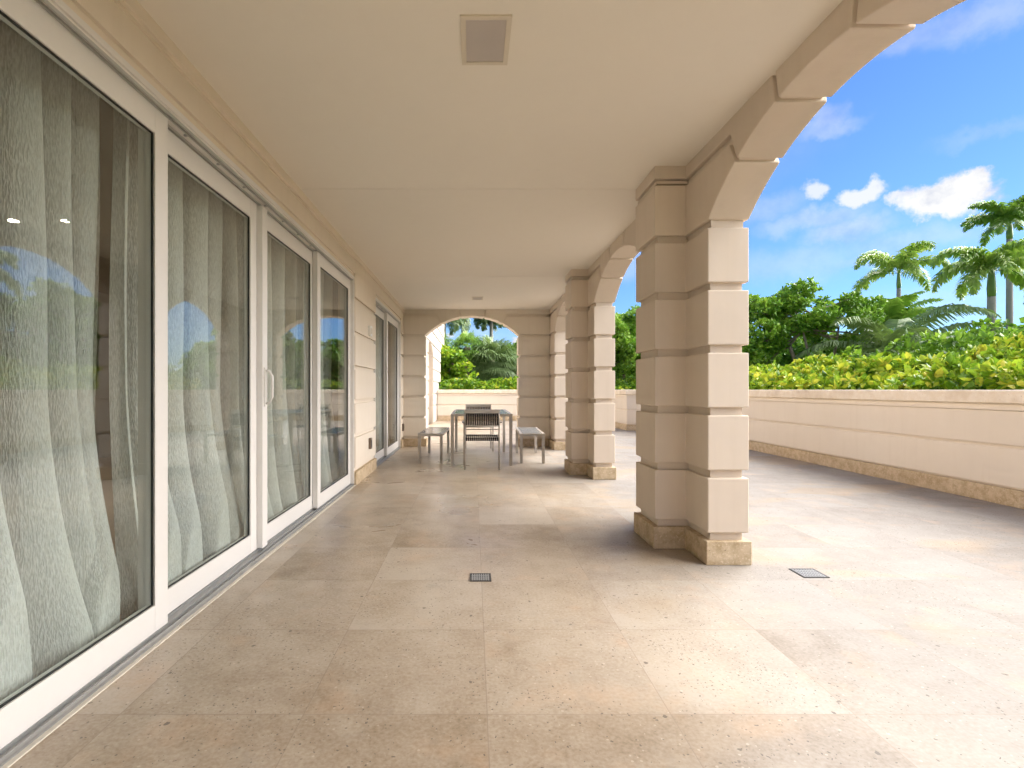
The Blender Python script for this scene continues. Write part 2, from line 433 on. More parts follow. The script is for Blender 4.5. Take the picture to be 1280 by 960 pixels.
# ------------------------------------------------------------------ house wall with the door openings
hw = empty('house_wall', (-1.36, 0, 0), label='cream rusticated stucco house wall around the white sliding glass doors', cat='wall')
XW = -1.36; secs = [(-3.2, 1.06), (6.0, 7.25), (9.80, 10.13)]
m = MB(); pl = MB()
for a, b in secs:
    for z0, z1 in ROWS: m.box(XW-.06, XW, a, b, z0, z1, BV)
    m.box(-1.56, XW-.030, a+.004, b-.004, .0, 2.40)
    pl.box(XW-.06, XW+.012, a-.006, b+.006, 0, .149, .005)
    m.box(XW-.06, XW, a, b, SPR, 2.44, BV)
m.box(-1.56, XW-.004, -3.2, 10.13, 2.436, 2.58, .003)
m.box(-1.56, XW-.022, -3.2, 10.13, 2.399, 2.45, .003)
rel(m.build('stucco_wall', STUCCO_W, hw), hw)
rel(pl.build('plinth', CORAL, hw), hw)
cn = MB().box(-1.5, XW+.020, -3.1, 10.10, 2.588, CZ+.02, .004).box(-1.5, XW+.002, -3.1, 10.10, 2.573, 2.60, .003)
rel(cn.build('cornice', STUCCO_W, hw), hw)

# ------------------------------------------------------------------ sliding doors
def door_panel(root, x, y0, y1, z0, z1, st=.095, handle=None, astragal=False):
    """x = outer face"""
    xb = x-.043; rt, rb = .115, .118
    m = MB()
    m.box(xb, x, y0, y0+st, z0, z1, .003).box(xb, x, y1-st, y1, z0, z1, .003)
    m.box(xb+.001, x-.001, y0+st, y1-st, z0, z0+rb, .003).box(xb+.001, x-.001, y0+st, y1-st, z1-rt, z1, .003)
    if astragal: m.box(x-.01, x+.036, y0+.002, y0+.085, z0+.004, z1-.004, .004)
    p = rel(m.build('door_panel', WHITE, root), root)
    a, b, c, d = y0+st, y1-st, z0+rb, z1-rt
    rel(MB().box(x-.028, x-.0155, a-.01, b+.01, c-.01, d+.01).build('glass', GLASS, p), Vector_obj())
    g = MB(); w = .006; xx = x-.0075
    g.box(x-.016, xx, a-.001, a+w, c, d).box(x-.016, xx, b-w, b+.001, c, d).box(x-.0155, xx-.0008, a, b, c-.001, c+w).box(x-.0155, xx-.0008, a, b, d-w, d+.001)
    rel(g.build('gasket', GASKET, p), Vector_obj())
    if handle is not None:
        hx = x+(.036 if astragal else 0); hy = handle; h = MB()
        pts = [(hx, hy, 1.23), (hx+.03, hy, 1.225), (hx+.05, hy, 1.19), (hx+.05, hy, 1.05), (hx+.03, hy, 1.01), (hx, hy, 1.005)]
        h.tube(pts, .009, 10).box(hx-.002, hx+.008, hy-.016, hy+.016, .985, 1.25, .003)
        rel(h.build('handle', WHITE, p), Vector_obj())
    return p
class Vector_obj:
    location = (0, 0, 0)
def door_set(y0, y1, panels, label):
    root = empty('sliding_door', (-1.43, (y0+y1)/2, 0), label=label, cat='sliding door')
    fr = MB()
    fr.box(-1.53, -1.372, y0, y0+.03, .02, 2.398, .003).box(-1.53, -1.372, y1-.03, y1, .02, 2.398, .003)
    fr.box(-1.53, -1.372, y0+.03, y1-.03, 2.372, 2.398, .003).box(-1.53, -1.382, y0+.031, y1-.031, 2.360, 2.373)
    rel(fr.build('door_frame', WHITE, root), root)
    hd = MB()
    tr = MB().box(-1.55, -1.372, y0, y1, 0.0, .014)
    for x in (-1.372, -1.404, -1.452, -1.500): tr.box(x-.004, x, y0+.031, y1-.031, .012, .028)
    for x in (-1.380, -1.402, -1.449): hd.box(x-.006, x, y0+.032, y1-.032, 2.348, 2.361, .001)
    for k in range(int((y1-y0)/.33)):
        yy = y0+.2+k*.33; tr.tube([(-1.425, yy, 2.354), (-1.425, yy, 2.362)], .009, 8)
    rel(tr.build('track', TRACK, root), root); rel(hd.build('head_track', HEAD, root), root)
    for p in panels: door_panel(root, *p)
    return root
Z0, Z1 = .026, 2.352
door_set(1.06, 6.0, [(-1.410, 1.09, 2.405, Z0, Z1), (-1.456, 2.33, 3.500, Z0+.004, Z1-.01, .095),
                     (-1.456, 3.506, 4.76, Z0+.004, Z1-.01, .095, 3.55, True), (-1.410, 4.71, 5.968, Z0, Z1)],
         'large four panel white sliding glass door with curtains behind it, nearest on the left')
door_set(7.25, 9.80, [(-1.456, 7.28, 8.56, Z0+.004, Z1-.01), (-1.410, 8.48, 9.768, Z0, Z1)],
         'smaller two panel white sliding glass door further along the house wall near the end wall')
tag(MB().box(-1.371, -1.352, 1.07, 5.99, .0, .005, .001).build('floor_joint', SILL), kind='structure')

# curtains: continuous pleated sheets, their hems swept outwards
def curtain(y0, y1, label, seed, flare=.10, lean=0.0):
    r = random.Random(seed); n = 260; k = 70
    fr = []; y = 0
    knots = [0.0]
    while knots[-1] < 1: knots.append(knots[-1]+r.uniform(.13, .30)/(y1-y0))
    ph = []
    for i in range(n+1):
        u = i/n; j = max(q for q in range(len(knots)) if knots[q] <= u); j = min(j, len(knots)-2)
        ph.append((j+(u-knots[j])/(knots[j+1]-knots[j])))
    amps = [r.uniform(.05, .10) for _ in range(len(knots)+2)]
    fl = [r.uniform(0, 1) for _ in range(len(knots)+2)]; sw = [r.uniform(-1, 1) for _ in range(len(knots)+2)]
    V = []
    for s in range(k+1):
        w = s/k; z = .004+w*2.62; low = max(0, 1-w*2.3)**1.7; vlow = max(0, 1-w*14)
        for i in range(n+1):
            u = i/n; p = ph[i]; a = int(p); t_ = p-a; t2 = t_*t_*(3-2*t_)
            A = amps[a]*(1-t2)+amps[a+1]*t2; FL = fl[a]*(1-t2)+fl[a+1]*t2; SW = sw[a]*(1-t2)+sw[a+1]*t2
            c_ = math.cos(2*math.pi*p); c_ = math.copysign(abs(c_)**.7, c_)
            X = -1.70+A*c_*(.8+.8*low)+flare*low*(.4+FL)+.008*math.sin(w*7+p*2)
            Y = y0+(y1-y0)*u+SW*.10*low+.035*math.sin(2*math.pi*p+1)*(1+low)+.012*SW*math.sin(w*5)+lean*low
            V.append((min(X+vlow*.03*FL, -1.535), Y, z+vlow*.02*math.sin(p*5)*0))
    F = [(s*(n+1)+i, s*(n+1)+i+1, (s+1)*(n+1)+i+1, (s+1)*(n+1)+i) for s in range(k) for i in range(n)]
    o = raw_mesh('curtain', V, F, CURTAIN, smooth=True)
    return tag(o, label, 'curtain')
curtain(.9, 2.42, 'sheer crinkled pale green grey curtain behind the nearest glass door panel', 3, .13)
curtain(2.45, 3.62, 'sheer pale curtain sweeping out at its hem behind the second glass door panel', 11, .12, .05)
curtain(3.70, 4.95, 'sheer pale curtain bunched behind the third glass door panel', 5, .08)
curtain(5.05, 5.98, 'sheer pale curtain behind the fourth glass door panel at the far side', 14, .10)
curtain(7.3, 9.7, 'plain sheer curtain behind the far two panel glass door', 8, .02)

# downlights inside the room
def m_lamp():
    t = NT('lamp_glow'); e = t.n('ShaderNodeEmission'); e.inputs[0].default_value = (1, .78, .5, 1); e.inputs[1].default_value = 60
    return t.done(e.outputs[0])
LAMP = m_lamp()
for i, (x, lab) in enumerate(((-4.16, 'lit round downlight in the room ceiling, left one of the pair seen through the curtain'), (-3.69, 'lit round downlight in the room ceiling, right one of the pair seen through the curtain'))):
    d = empty('downlight', (x, 4.72, 2.64), label=lab, cat='downlight', group='room downlights')
    MB().tube([(0, 0, .018), (0, 0, -.012)], .055, 20).build('trim', CREAMP, d)
    MB().tube([(0, 0, .0), (0, 0, -.016)], .040, 20).build('bulb', LAMP, d)

# ------------------------------------------------------------------ parapet
path = [(5.06, -3.3), (5.06, 11.6)]
path += [(5.06-.95*(1-math.cos(R(a))), 11.6+2.4*math.sin(R(a))) for a in (15, 30, 45, 60, 75, 90)]
path = [p for p in path]
path += [(4.11-.03, 14.6), (4.06, 18.48), (-1.285, 18.48)]
# offset > 0 is to the right of travel = outwards
pp = empty('parapet_wall', (5.06, 5, 0), label='low cream stucco parapet with stone coping and plinth round the terrace edge', cat='parapet')
w = MB()
w.sweep(path, [(0, .18), (.22, .18), (.22, .545), (0, .545)], .005)
w.sweep(path, [(.025, .02), (.20, .02), (.20, .98), (.025, .98)])
w.sweep(path, [(0, .574), (.22, .574), (.22, .90), (0, .90)], .005)
w.sweep(path, [(-.012, .903), (.232, .903), (.232, .9615), (-.004, .9615), (-.012, .935)], .003)
rel(w.build('stucco_wall', STUCCO_W, pp), pp)
rel(MB().sweep(path, [(-.014, 0.001), (.23, 0.001), (.23, .163), (-.014, .163)], .004).build('plinth', CORAL, pp), pp)
rel(MB().sweep(path, [(-.022, .962), (-.045, .975), (-.045, 1.085), (-.032, 1.098), (.27, 1.098), (.28, 1.08), (.28, .975), (.26, .962)], .004).build('coping', CORAL_L, pp), pp)

# ------------------------------------------------------------------ facade beyond the end arch
fa = empty('house_facade', (-1.3, 16, 0), label='pale grooved house facade with arched openings seen through the end arch', cat='facade')
m = MB()
ops = [(15.0, 16.9, 2.15), (20.6, 21.8, 2.0)]
YA, YB = 10.45, 23.2
for k in range(15):
    z0 = (GC[0]+GH+.394*k) if k else .02; z1 = GC[0]-GH+.394*(k+1)
    segs = [YA]
    for a, b, zs in ops:
        if z0 < zs: segs += [a, b]
        elif z0 < zs+.40:
            c0 = (a+b)/2; hlf = (b-a)/2; h = math.sqrt(max(0, 1-((z0+.05-zs)/.42)**2))*hlf if z0+.05-zs < .42 else 0
            segs += [c0-h, c0+h]
    segs.append(YB)
    for a, b in zip(segs[::2], segs[1::2]):
        if b-a > .05: m.box(-1.36, -1.30, a, b, z0, z1, .006)
segs = [YA, 15.0-.03, 16.93, 20.57, 21.83, YB-.01]
for a, b in zip(segs[::2], segs[1::2]): m.box(-1.7, -1.33, a, b, -.9, 2.2)
for a, b, zs in ops:
    c0, hf = (a+b)/2, (b-a)/2
    pts = [(c0+hf*math.cos(math.pi*i/16), zs+.42*math.sin(math.pi*i/16)) for i in range(17)]+[(a-.03, zs), (a-.03, 6.2), (b+.03, 6.2), (b+.03, zs)]
    m.prism(pts, -1.62, -1.325, 'x')
for a, b in ((YA, 14.96), (16.94, 20.56), (21.84, YB-.01)): m.box(-1.7, -1.33, a, b, 2.199, 6.2)
m.box(-4.5, -1.305, YA-.02, YB+.1, 6.2, 6.45, .01)
m.box(-4.5, -1.4, YB-.25, YB-.02, -.9, 6.2)
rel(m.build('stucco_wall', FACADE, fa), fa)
for a, b, zs in ops:
    rel(MB().box(-1.95, -1.62, a-.1, b+.1, 0, zs+.5).build('recess', STUCCO_W, fa), fa)

# ------------------------------------------------------------------ small fittings
def drain(x, y, s, label):
    d = empty('floor_drain', (x, y, 0), label=label, cat='drain')
    fr = MB(); h = s/2
    for a in (-1, 1):
        fr.box(a*h-.005, a*h+.005, -h-.005, h+.005, -.002, .005); fr.box(-h+.005, h-.005, a*h-.005, a*h+.005, -.002, .0048)
    fr.build('drain_frame', DARK, d)
    MB().box(-h+.004, h-.004, -h+.004, h-.004, -.001, .0012).build('sump', GASKET, d)
    g = MB(); n = 8
    for i in range(n): 
        q = -h+.005+(i+.5)*(s-.01)/n
        g.box(q-.0038, q+.0038, -h+.005, h-.005, .001, .0045)
    for i in range(3):
        q = -h+(i+1)*s/4; g.box(-h+.005, h-.005, q-.003, q+.003, .001, .0042)
    g.build('grate', TRACK, d)
drain(.040, 3.05, .115, 'small square dark metal floor drain in the middle of the loggia floor')
drain(2.005, 3.12, .14, 'small square grey metal floor drain on the open terrace right of the near pier')

def speaker(y0, y1, x0, x1, label):
    s = empty('ceiling_grille', ((x0+x1)/2, (y0+y1)/2, CZ), label=label, cat='ceiling grille', group='ceiling grilles')
    a, b = (x1-x0)/2, (y1-y0)/2; m = MB(); t_ = .022
    m.box(-a, -a+t_, -b, b, -.008, .004, .002).box(a-t_, a, -b, b, -.008, .004, .002)
    m.box(-a+t_, a-t_, -b, -b+t_, -.008, .004, .002).box(-a+t_, a-t_, b-t_, b, -.008, .004, .002)
    m.build('trim', CREAMP, s)
    g = MB(); g.box(-a+t_, a-t_, -b+t_, b-t_, -.003, .003)
    n = 22
    for i in range(n):
        q = -a+t_+(i+.5)*(2*(a-t_))/n; g.box(q-.0018, q+.0018, -b+t_, b-t_, -.0055, -.002)
    g.build('grille', GRILLE, s)
speaker(2.155, 2.48, -.055, .160, 'rectangular cream framed grille in the ceiling above the camera, the near one')
speaker(8.70, 8.98, -.03, .16, 'small cream grille in the ceiling above the dining table, the far one')

b = empty('wall_switch', (XW, 6.77, 1.86), label='small white square box on the cream wall between the two glass doors', cat='switch box')
MB().box(0, .035, -.055, .055, -.065, .065, .006).build('case', PLASTIC, b)
MB().box(.033, .040, -.03, .03, -.035, .035, .003).build('cover', CREAMP, b)
def outlet(x, y, z, label, mat, face='x'):
    o = empty('outlet', (x, y, z), label=label, cat='outlet')
    MB().box(0, .03, -.045, .045, -.07, .07, .006).build('cover', mat, o)
    MB().box(.028, .034, -.022, .022, -.045, .045, .003).build('socket', DARK, o)
outlet(XW, 6.80, .40, 'bronze weatherproof outlet cover low on the wall between the glass doors', BRONZE)
outlet(XW, 9.96, .38, 'small bronze outlet low on the wall by the far corner behind the left bench', BRONZE)

# ------------------------------------------------------------------ dining set
def table():
    t = empty('dining_table', (.115, 8.38, 0), label='grey aluminium dining table with square legs in front of the end arch', cat='table')
    L, W, H, q = .87, .445, .75, .023
    m = MB()
    m.box(-W, W, -L, -L+.045, H-.035, H, .003).box(-W, W, L-.045, L, H-.035, H, .003)
    m.box(-W, -W+.045, -L+.045, L-.045, H-.035, H, .003).box(W-.045, W, -L+.045, L-.045, H-.035, H, .003)
    m.box(-W+.045, W-.045, -.02, .02, H-.034, H-.012)
    m.build('table_frame', METAL, t)
    s = MB(); n = 15
    for i in range(n):
        y = -L+.047+(i)*(2*L-.094)/n; s.box(-W+.046, W-.046, y+.002, y+(2*L-.094)/n-.002, H-.012, H-.002, .0015)
    s.build('tabletop', TOP, t)
    for sx in (-1, 1):
        for sy in (-1, 1):
            cx, cy = sx*(W-q), sy*(L-q)
            MB().box(cx-q, cx+q, cy-q, cy+q, .012, H-.036, .003).box(cx-q+.003, cx+q-.003, cy-q+.003, cy+q-.003, 0, .014).build('leg', METAL, t)
table()
def bench(x, y, rz, label):
    t = empty('bench', (x, y, 0), R(rz), label=label, cat='bench', group='benches beside the dining table')
    L, W, H, q = .66, .185, .445, .021
    m = MB()
    m.box(-W, W, -L, -L+.035, H-.04, H, .003).box(-W, W, L-.035, L, H-.04, H, .003)
    m.box(-W, -W+.035, -L+.035, L-.035, H-.04, H, .003).box(W-.035, W, -L+.035, L-.035, H-.04, H, .003)
    m.build('bench_frame', METAL, t)
    s = MB(); n = 11
    for i in range(n):
        yy = -L+.036+i*(2*L-.072)/n; s.box(-W+.036, W-.036, yy+.002, yy+(2*L-.072)/n-.002, H-.014, H-.002, .0015)
    s.build('seat', TOP, t)
    for sx in (-1, 1):
        for sy in (-1, 1):
            cx, cy = sx*(W-q), sy*(L-q)
            MB().box(cx-q, cx+q, cy-q, cy+q, .010, H-.041, .003).box(cx-q+.003, cx+q-.003, cy-q+.003, cy+q-.003, 0, .012).build('leg', METAL, t)
bench(-.625, 8.42, -1.8, 'low grey metal bench on the left side of the dining table')
bench(.895, 8.42, -1.8, 'low grey metal bench on the right side of the dining table')

def chair(x, y, rz, label):
    """faces +y; origin under the seat"""
    c = empty('armchair', (x, y, 0), R(rz), label=label, cat='chair', group='armchairs at the ends of the dining table')
    W = .235; r = .011
    bk = lambda s: [(s*W, -.25, 0), (s*W, -.235, .40), (s*(W-.002), -.255, .62), (s*(W-.006), -.275, .80)]
    for s in (-1, 1): MB().tube(bk(s), r, 8).build('leg', METAL, c)
    for s in (-1, 1): MB().tube([(s*(W+.02), .22, 0), (s*(W+.02), .21, .60), (s*(W+.02), .195, .635), (s*(W+.02), .16, .645)], r, 8).build('leg', METAL, c)
    for s in (-1, 1):
        MB().box(s*(W+.02)-.019, s*(W+.02)+.019, -.26, .20, .640, .660, .006).build('armrest', METAL, c)
    f = MB()
    f.tube([(-W, -.23, .425), (W, -.23, .425)], r, 8).tube([(-W-.02, .215, .435), (W+.02, .215, .435)], r, 8)
    for s in (-1, 1): f.tube([(s*W, -.235, .425), (s*(W+.015), .215, .435)], r, 8)
    f.tube([(-W, -.237, .555), (W, -.237, .555)], .007, 8)
    f.build('seat_frame', METAL, c)
    b_ = MB()
    n = 12
    pts = []
    for i in range(n+1):
        u = -1+2*i/n; pts.append((u*(W+.004), -.275-.025*(1-u*u), .806))
    b_.sweep([(p[0], p[1]) for p in pts], [(-.012, .776), (.012, .776), (.012, .826), (-.012, .826)], .003)
    b_.sweep([(p[0], p[1]+.012) for p in pts], [(-.009, .596), (.009, .596), (.009, .616), (-.009, .616)], .003)
    b_.build('back_frame', METAL, c)
    st = MB(); k = 15
    for i in range(k):
        u = -1+2*(i+.5)/k; xx = u*(W-.008); yy = -.268-.025*(1-u*u)
        st.box(xx-.0135, xx+.0135, yy-.005, yy+.003, .612, .780, .002)
    st.build('backrest', STRAP, c)
    se = MB(); k = 16
    for i in range(k):
        u = -1+2*(i+.5)/k; xx = u*(W-.008)
        se.box(xx-.0105, xx+.0105, -.235, .215, .432, .442, .002)
        se.box(xx-.0105, xx+.0105, -.246, -.238, .395, .440, .002)
    se.box(-W+.01, W-.01, -.243, -.239, .400, .408)
    se.build('seat', STRAP, c)
chair(.116, 7.40, 0, 'dark strapped metal armchair with its back to us at the near table end')
chair(.09, 9.50, 180, 'dark strapped metal armchair facing us at the far table end')

# ------------------------------------------------------------------ foliage
def leaves(P, D, size, tint, wid=.55, droop=.25, rnd=True):
    """P base points, D axis directions (N,3), size (N,), makes folded 2-quad leaves"""
    N = len(P); D = D/np.linalg.norm(D, axis=1, keepdims=True)
    rv = rng.normal(size=(N, 3)); S = np.cross(D, rv); S /= np.linalg.norm(S, axis=1, keepdims=True)
    U = np.cross(S, D); s = size[:, None]
    w = s*wid*.5
    base = P; tip = P+D*s-U*s*droop
    l1 = P+D*s*.30+S*w*.85+U*w*.35; l2 = P+D*s*.72+S*w*.85+U*w*.25-U*s*droop*.4
    r1 = P+D*s*.30-S*w*.85+U*w*.35; r2 = P+D*s*.72-S*w*.85+U*w*.25-U*s*droop*.4
    V = np.stack([base, l1, l2, tip, r2, r1], axis=1).reshape(-1, 3)
    i = np.arange(N)[:, None]*6
    F = np.concatenate([i+np.array([[0, 1, 2, 3]]), i+np.array([[0, 3, 4, 5]])], axis=0)
    return V, F, np.repeat(tint, 6)
def rosettes(C, Nrm, n, size, spread=.6, tint_base=None, jit=.35, wid=.55):
    """whorls of n leaves at each point C facing Nrm"""
    K = len(C); Nrm = Nrm/np.linalg.norm(Nrm, axis=1, keepdims=True)
    rv = rng.normal(size=(K, n, 3))
    rv -= (rv*Nrm[:, None]).sum(-1, keepdims=True)*Nrm[:, None]
    rv /= np.linalg.norm(rv, axis=2, keepdims=True)+1e-6
    D = rv+Nrm[:, None]*rng.uniform(.1, spread*1.6, (K, n, 1))
    P = np.repeat(C[:, None], n, 1)+D*0.01+rng.normal(size=(K, n, 3))*size*.12
    tb = tint_base if tint_base is not None else rng.uniform(0, 1, K)
    tint = np.clip(np.repeat(tb[:, None], n, 1)+rng.normal(size=(K, n))*.13*jit/.35, 0, 1)
    sz = size*rng.uniform(.55, 1.25, K*n)
    return leaves(P.reshape(-1, 3), D.reshape(-1, 3), sz, tint.ravel(), wid)
def cat(*parts):
    V, F, T = [], [], []; o = 0
    for v, f, t in parts: V.append(v); F.append(f+o); T.append(t); o += len(v)
    return np.concatenate(V), np.concatenate(F), np.concatenate(T)

def blob_pts(center, rad, n, inner=.55):
    d = rng.normal(size=(n, 3)); d /= np.linalg.norm(d, axis=1, keepdims=True)
    r = rng.uniform(inner**2, 1, n)**.5
    p = d*r[:, None]*np.array(rad); return p+np.array(center), d*np.array([1, 1, 1])/np.array(rad)*max(rad)

def hedge(name, segs, label, mat, leaf, dens, topf, wavy=.25, tintbias=.45, zlo=.7):
    """segs: list of (x0,y0,x1,y1,depth,height) strips; top surface and front shell filled with whorls"""
    parts = []
    for (x0, y0, x1, y1, dep, hgt) in segs:
        L = math.hypot(x1-x0, y1-y0); n = int(L*dep*dens*2.4)
        u = rng.uniform(0, 1, n); w = rng.uniform(0, 1, n)**.8
        dx, dy = (x1-x0)/L, (y1-y0)/L; nx, ny = dy, -dx     # depth direction to the right
        X = x0+u*L*dx+nx*w*dep; Y = y0+u*L*dy+ny*w*dep
        bump_ = wavy*(np.sin(X*2.9+Y*1.7)+np.sin(X*1.3-Y*3.1+1)+.8*np.sin(X*6.1+Y*5.3))/2.2
        top = hgt+bump_+topf*w
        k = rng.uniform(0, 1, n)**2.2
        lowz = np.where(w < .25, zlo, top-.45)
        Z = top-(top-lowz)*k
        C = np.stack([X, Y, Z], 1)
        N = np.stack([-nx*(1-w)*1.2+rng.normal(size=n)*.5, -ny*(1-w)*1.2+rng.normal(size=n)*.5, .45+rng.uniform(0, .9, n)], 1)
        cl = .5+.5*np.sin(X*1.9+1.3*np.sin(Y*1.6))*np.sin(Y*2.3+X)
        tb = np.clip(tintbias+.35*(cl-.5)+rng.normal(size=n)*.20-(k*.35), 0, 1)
        parts.append(rosettes(C, N, 7, leaf, .6, tb, .6, .64))
    V, F, T = cat(*parts)
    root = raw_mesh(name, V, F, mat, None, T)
    tag(root, label, 'hedge')
    return root
# travel along -y so that the right-hand side points to -x -> use +y travel: right = +x
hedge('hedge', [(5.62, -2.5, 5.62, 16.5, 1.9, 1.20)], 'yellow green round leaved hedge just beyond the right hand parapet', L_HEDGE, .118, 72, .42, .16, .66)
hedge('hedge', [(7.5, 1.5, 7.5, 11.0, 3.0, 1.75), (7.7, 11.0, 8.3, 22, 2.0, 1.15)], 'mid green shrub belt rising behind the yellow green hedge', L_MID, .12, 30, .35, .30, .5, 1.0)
hedge('hedge', [(6.5, 19.3, -1.5, 19.3, 1.5, 1.22)], 'low bright green hedge beyond the far end parapet', L_HEDGE, .12, 60, .2, .12, .35)

def tree(name, base, crowns, trunk_pts, label, mat, leaf=.11, dens=60, tb=.5, n=6):
    root = empty(name, base, label=label, cat='tree', group='trees beyond the terrace')
    tr = MB()
    for pts, r0 in trunk_pts:
        k = len(pts); tr.tube(pts, [r0*(1-.7*i/(k-1)) for i in range(k)], 9)
    parts = []
    for (c0, rad) in crowns:
        # clumps scattered over each lobe
        nc = max(5, int(9*rad[0]*rad[2]*2.4))
        cp, cd = blob_pts(c0, rad, nc, .45)
        for j in range(nc):
            rr = random.uniform(.26, .48)*min(1.0, rad[2]); q = int(dens*rr*rr*10)
            p, d = blob_pts(cp[j], (rr*1.2, rr*1.2, rr*.8), q, .5)
            nn = d+cd[j]*.5+np.array([0, 0, .45])
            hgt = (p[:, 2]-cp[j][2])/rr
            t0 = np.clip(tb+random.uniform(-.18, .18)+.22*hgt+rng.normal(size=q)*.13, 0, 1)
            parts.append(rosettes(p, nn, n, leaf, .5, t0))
        tr_c = trunk_pts[random.randrange(len(trunk_pts))][0][-1]
        for j in range(0, nc, 3):
            e = cp[j]; mid = [(tr_c[i]+e[i])/2+random.uniform(-.1, .1) for i in range(3)]
            tr.tube([tr_c, mid, tuple(e)], [.04, .025, .008], 5)
    rel(tr.build('trunk', BARK, root), root)
    V, F, T = cat(*parts); rel(raw_mesh('crown', V, F, mat, root, T), root)
    return root
# round leaved tree right of the near pier
tree('broadleaf_tree', (10.1, 16, -.5),
     [((8.9, 16, 3.25), (.9, 1.1, .85)), ((10.1, 15.8, 3.5), (1.05, 1.2, .75)), ((11.2, 16, 3.25), (1.0, 1.1, .75)), ((8.2, 16.3, 2.55), (.8, 1, .9)), ((12.0, 16.3, 2.9), (.7, .9, .65)), ((8.6, 16.4, 1.9), (.9, .9, .7))],
     [([(10.0, 16, -.5), (9.95, 15.9, 1.0), (9.75, 15.9, 2.1), (9.5, 16, 3.0)], .11), ([(10.2, 15.9, -.5), (10.3, 15.8, 1.1), (10.15, 15.7, 1.9), (9.9, 15.7, 2.9)], .09), ([(10.5, 15.9, -.5), (10.45, 15.8, 1.0), (10.9, 15.8, 2.0), (11.2, 16, 3.0)], .09)],
     'dense dark green small leaved tree with several thin trunks right of the near pier', L_TREE, .13, 52, .54)
tree('broadleaf_tree', (6.2, 21, -.5),
     [((5.6, 21, 3.1), (1.2, 1.1, .9)), ((6.6, 21.2, 3.4), (1.2, 1.2, .9)), ((5.0, 21, 2.2), (1.0, 1, .9)), ((6.8, 21, 2.3), (1.0, 1, .9))],
     [([(6.2, 21, -.5), (6.1, 21, 1.2), (6.0, 21, 2.6)], .14)],
     'dark green leafy tree seen through the second arch between the piers', L_TREE, .14, 40, .54)
tree('broadleaf_tree', (-1.2, 21.5, -.5),
     [((-1.05, 21.6, 2.5), (.55, .5, .8)), ((-.55, 21.5, 1.95), (.5, .5, .55)), ((-.25, 21.3, 1.5), (.45, .5, .35)), ((-1.1, 21.5, 1.5), (.5, .5, .6))],
     [([(-1.0, 21.6, -.5), (-1.0, 21.6, 1.2), (-1.0, 21.6, 2.4)], .07)],
     'bright green large leaved bush at the left side of the end arch view', L_HEDGE, .18, 34, .40)
# distant trees
far = [(3.2, 38, 4.2, 2.3), (0, 44, 3.8, 2.5), (-4, 42, 4.5, 2.6), (22, 34, 4.8, 2.6), (27, 33, 4.7, 2.8), (31, 30, 4.6, 2.6), (12.5, 40, 4.2, 2.8), (17, 42, 4.6, 3.0), (8, 36, 4.3, 2.6), (34, 22, 4.2, 2.4)]
for i, (x, y, h, w_) in enumerate(far):
    lab = 'hazy green treetop seen right of the palms in the end arch' if i == 0 else 'distant rounded green tree in the far row behind the garden'
    t_ = tree('distant_tree', (x, y, -.5), [((x, y, h-w_*.5), (w_, w_*.8, w_*.55)), ((x+w_*.7, y, h-w_*.8), (w_*.7, w_*.6, w_*.5)), ((x-w_*.7, y, h-w_*.75), (w_*.7, w_*.6, w_*.5))],
         [([(x, y, -.5), (x, y, h*.4), (x, y, h*.7)], .2)], lab, L_MID, .30, 11, .4, 5)
    t_['group'] = 'far row of trees' if i else 'trees beyond the terrace'

# palms -----------------------------------------------------------------
def frond_geo(origin, az, el, length, droop, leaflen, nl, plume=False, hang=.5, tint=.5, wid=.028, twist=0.):
    """returns leaflet quads and rachis points"""
    o = Vector(origin); d = Vector((math.cos(az)*math.cos(el), math.sin(az)*math.cos(el), math.sin(el)))
    pts = [o.copy()]; n = 14; cur = el; p = o.copy()
    for i in range(n):
        cur -= droop*(.4+1.2*i/n)/n
        p = p+Vector((math.cos(az)*math.cos(cur), math.sin(az)*math.cos(cur), math.sin(cur)))*length/n
        pts.append(p.copy())
    V, F, T = [], [], []
    side0 = Vector((-math.sin(az), math.cos(az), 0))
    for i in range(nl):
        t = .14+.86*i/nl; q = t*n; a = min(int(q), n-1); fr = q-a
        c = pts[a].lerp(pts[a+1], fr); tg = (pts[a+1]-pts[a]).normalized(); up = side0.cross(tg).normalized()
        if up.z < 0: up = -up
        ll = leaflen*(math.sin(math.pi*min(1, .18+t*.80))**.6)*random.uniform(.85, 1.1)
        for s in (-1, 1):
            if random.random() < .05: continue
            ang = random.uniform(-.9, 1.2) if plume else random.uniform(-.1, .25)
            dirn = (side0*s*math.cos(ang)+up*math.sin(ang)*1.0+tg*random.uniform(.45, .75)).normalized()
            m1 = c+dirn*ll*.5; g = Vector((0, 0, -1))
            tip = m1+(dirn*(1-hang)+g*hang).normalized()*ll*.5
            m1 = m1+g*ll*hang*.08
            wv = tg*wid*.5+up*wid*.15
            b0 = len(V); V += [c-wv*.7, c+wv*.7, m1+wv*1.1, m1-wv*1.1, tip+wv*.25, tip-wv*.25]
            F += [(b0, b0+1, b0+2, b0+3), (b0+3, b0+2, b0+4, b0+5)]
            T += [min(1, max(0, tint+random.uniform(-.16, .16)))]*6
    return V, F, T, pts
def add_frond(root, name, V, F, T, pts, mat, r=.014):
    # rachis as thin 4-sided tube
    n = len(pts); b0 = len(V)
    for i, p in enumerate(pts):
        rr = r*(1-.8*i/n)
        V += [p+Vector((rr, 0, 0)), p+Vector((0, rr, 0)), p+Vector((-rr, 0, 0)), p+Vector((0, 0, -rr))]; T += [.75]*4
    for i in range(n-1):
        for k in range(4):
            F.append((b0+i*4+k, b0+i*4+(k+1) % 4, b0+(i+1)*4+(k+1) % 4, b0+(i+1)*4+k))
    o = raw_mesh(name, [tuple(v) for v in V], F, mat, root, T); rel(o, root)
